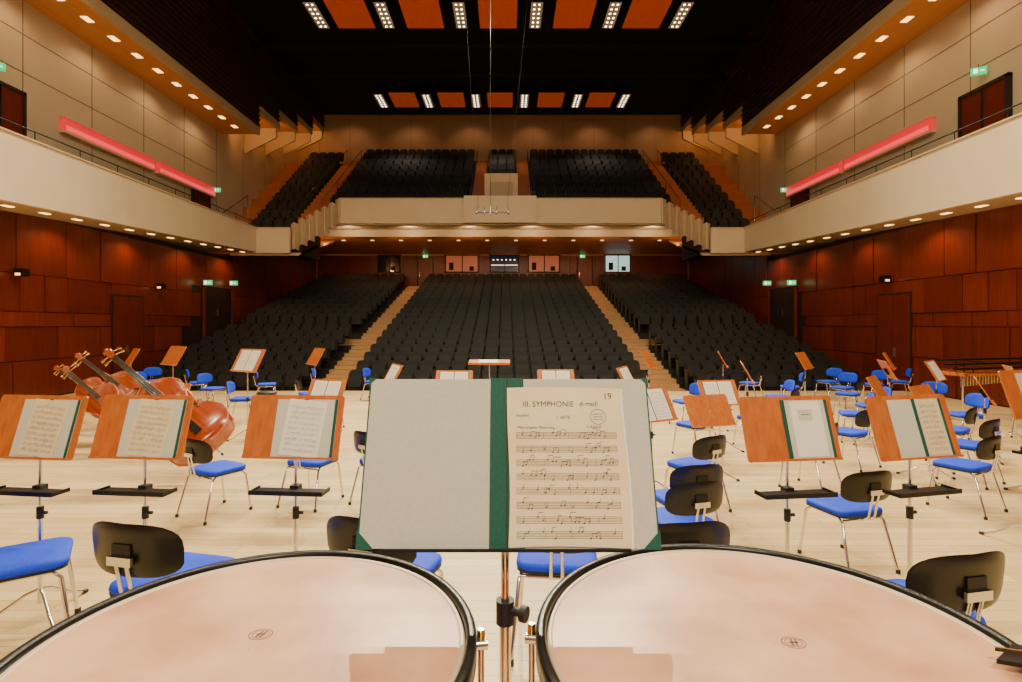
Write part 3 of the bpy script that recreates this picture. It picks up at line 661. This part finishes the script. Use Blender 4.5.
# ------------------------------------------------------------ double basses
def bass_mesh():
    b=MB()
    pr=[(0,0.02),(0.01,.15),(.05,.25),(.14,.32),(.26,.335),(.37,.29),(.45,.225),(.48,.245),(.50,.20),(.57,.175),(.64,.18),(.69,.205),(.71,.23),(.74,.215),(.80,.24),(.88,.25),(.96,.22),(1.03,.16),(1.08,.08),(1.11,.04)]
    top=[];bot=[]
    for u,w in pr:
        d=min(1,w/0.2)
        top.append([(u,-w,0.09),(u,-w*0.7,0.09+0.03*d),(u,0,0.09+0.045*d),(u,w*0.7,0.09+0.03*d),(u,w,0.09)])
        bot.append([(u,-w,-0.09),(u,-w*0.7,-0.09-0.02*d),(u,0,-0.09-0.03*d),(u,w*0.7,-0.09-0.02*d),(u,w,-0.09)])
    for L,mn,fl in ((top,'varnish',False),(bot,'varnish',True)):
        vs=[p for r in L for p in r]; fs=[]
        for i in range(len(L)-1):
            for k in range(4):
                a=i*5+k; f=(a,a+5,a+6,a+1); fs.append(f[::-1] if fl else f)
        b.add(vs,fs,mn,True)
    loop=[(u,-w) for u,w in pr]+[(u,w) for u,w in pr[::-1]]
    m=len(loop)
    b.add([(x,y,-0.09) for x,y in loop]+[(x,y,0.09) for x,y in loop],[(i,(i+1)%m,(i+1)%m+m,i+m) for i in range(m)],'varnish',True)
    for z in (0.09,-0.09): b.tube([(x,y*1.01,z) for x,y in loop],0.008,'varnish_light',6)
    b.tube([(1.08,0,0.08),(1.3,0,0.10),(1.68,0,0.11)],0.025,'varnish_light',10,rs=[0.05,0.027,0.024])
    b.box(0.82,1.66,-0.03,0.03,0.125,0.15,'ebony'); b.box(0.12,0.42,-0.035,0.035,0.15,0.165,'ebony'); b.box(0.50,0.515,-0.08,0.08,0.13,0.22,'varnish_light')
    b.box(1.66,1.82,-0.03,0.03,0.06,0.13,'varnish')
    b.M=Matrix.Translation((1.85,0,0.08))@Matrix.Rotation(math.pi/2,4,'X'); b.lathe([(0.001,-0.045),(0.02,-0.045),(0.025,-0.02),(0.042,-0.02),(0.042,0.02),(0.025,0.02),(0.02,0.045),(0.001,0.045)],'varnish',16); b.M=Matrix.Identity(4)
    for k,sy in ((0,1),(1,-1),(2,1),(3,-1)):
        u=1.69+k*0.033; b.tube([(u,0,0.10),(u,sy*0.09,0.09)],0.007,'brass',6); b.box(u-0.016,u+0.016,min(sy*0.09,sy*0.12),max(sy*0.09,sy*0.12),0.085,0.095,'brass')
    for k in range(4):
        y=-0.024+k*0.016; b.tube([(0.40,y,0.167),(0.507,y*1.6,0.222),(1.66,y*0.8,0.155)],0.002,'chrome',4)
    for sy in (-1,1):
        b.tube([(0.40,sy*0.17,0.128),(0.44,sy*0.185,0.128),(0.50,sy*0.14,0.13),(0.58,sy*0.09,0.134),(0.61,sy*0.105,0.134)],0.008,'ebony',6)
    b.tube([(0,0,0),(-0.16,0,0)],0.006,'chrome',6); b.tube([(-0.17,0,0),(-0.15,0,0)],0.012,'rubber',6)
    return b.mesh('double_bass')
BM=bass_mesh()
def bass(p,q,face_dir,sc=1.0):
    p=Vector(p);q=Vector(q); x=(q-p).normalized(); z=Vector(face_dir); z=(z-x*z.dot(x)).normalized(); y=z.cross(x)
    o=place(BM,'double_bass'); o.matrix_world=Matrix(((x.x,y.x,z.x,p.x),(x.y,y.y,z.y,p.y),(x.z,y.z,z.z,p.z),(0,0,0,1)))@Matrix.Scale(sc,4)
bass((-3.82,7.0,0.44),(-5.6,7.8,1.45),(0.45,-0.9,0.35),1.3)
bass((-5.9,8.6,0.36),(-7.9,9.5,1.35),(0.2,-0.9,0.4),1.1)
bass((-6.1,9.5,0.40),(-8.5,10.3,1.65),(0.2,-0.9,0.4),1.2)
bass((-7.6,10.6,0.36),(-9.5,11.2,1.2),(0.2,-0.9,0.5))
for x,y in ((-4.4,9.9),(-8.9,9.0)):
    b=MB(); b.M=Matrix.Translation((0,0,0.72)); b.lathe([(0.001,0.06),(0.15,0.06),(0.17,0.04),(0.17,0.01),(0.15,0),(0.001,0)],'rubber',24); b.M=Matrix.Identity(4)
    for k in range(4):
        a=math.pi/4+k*math.pi/2; b.tube([(0.1*math.cos(a),0.1*math.sin(a),0.72),(0.22*math.cos(a),0.22*math.sin(a),0.0)],0.014,'dark_metal')
    b.tube([(0.17*math.cos(math.pi/12*i),0.17*math.sin(math.pi/12*i),0.35) for i in range(25)],0.01,'chrome'); b.obj('bass_stool',(x,y,0))
# marimba with cover rails on top
b=MB()
for k in range(30):
    x=-1.05+k*0.07; L=0.34-0.005*k
    b.box(x,x+0.058,-0.3,-0.3+L,0.98,1.0,'rosewood')
    b.tube([(x+0.03,-0.15,0.70+0.006*k),(x+0.03,-0.15,0.96)],0.022,'brass',8)
    if k%7 not in (2,6): b.box(x+0.035,x+0.093,0.06,0.06+L*0.9,1.02,1.04,'rosewood')
for y in (-0.33,0.42): b.box(-1.12,1.12,y,y+0.03,0.95,0.99,'desk_wood')
for x in (-1.12,1.06):
    b.box(x,x+0.06,-0.33,0.45,0.93,1.0,'desk_wood'); b.tube([(x+0.03,-0.25,0.06),(x+0.03,-0.25,0.9)],0.02,'chrome'); b.tube([(x+0.03,0.3,0.06),(x+0.03,0.3,0.9)],0.02,'chrome'); b.box(x,x+0.06,-0.35,0.4,0.05,0.09,'dark_metal')
    for y in (-0.3,0.35): b.tube([(x+0.01,y,0.03),(x+0.05,y,0.03)],0.03,'rubber',12)
for y,z in ((-0.2,1.10),(0.0,1.18),(0.2,1.26)): b.tube([(-1.25,y,z-0.02),(1.25,y,z+0.02)],0.026,'dark_metal',8)
for x in (-0.8,0.8):
    for y,z in ((-0.2,1.12),(0.0,1.18),(0.2,1.25)): b.tube([(x,y,z),(x,y,0.98)],0.012,'dark_metal')
b.obj('marimba',(10.55,11.6,0),0.1)
# ------------------------------------------------------------ lighting
W=bpy.data.worlds.new('World'); bpy.context.scene.world=W; W.use_nodes=True
W.node_tree.nodes['Background'].inputs[0].default_value=(0.3,0.22,0.15,1); W.node_tree.nodes['Background'].inputs[1].default_value=0.1
for x in (-5.5,0,5.5):
    area((x,10,12.5),650,1.4,0.7,(1,0.85,0.58))
    area((x,4.0,12.0),380,1.4,0.7,(1,0.85,0.58))
area((0.5,-2.6,7.0),600,2.4,1,(1,0.89,0.66),target=(0,4.0,1.0))  # unseen fill added behind the camera to brighten the folder and stands
# ------------------------------------------------------------ camera
cd=bpy.data.cameras.new('camera'); cam=bpy.data.objects.new('camera',cd); bpy.context.scene.collection.objects.link(cam)
cam.location=(0,0,2.0); cam.rotation_euler=(math.pi/2,0,0); cd.sensor_width=36; cd.lens=36*540/1022
cd.shift_x=4/1022; cd.shift_y=-16/1022; cd.clip_start=0.05; cd.clip_end=200
bpy.context.scene.camera=cam
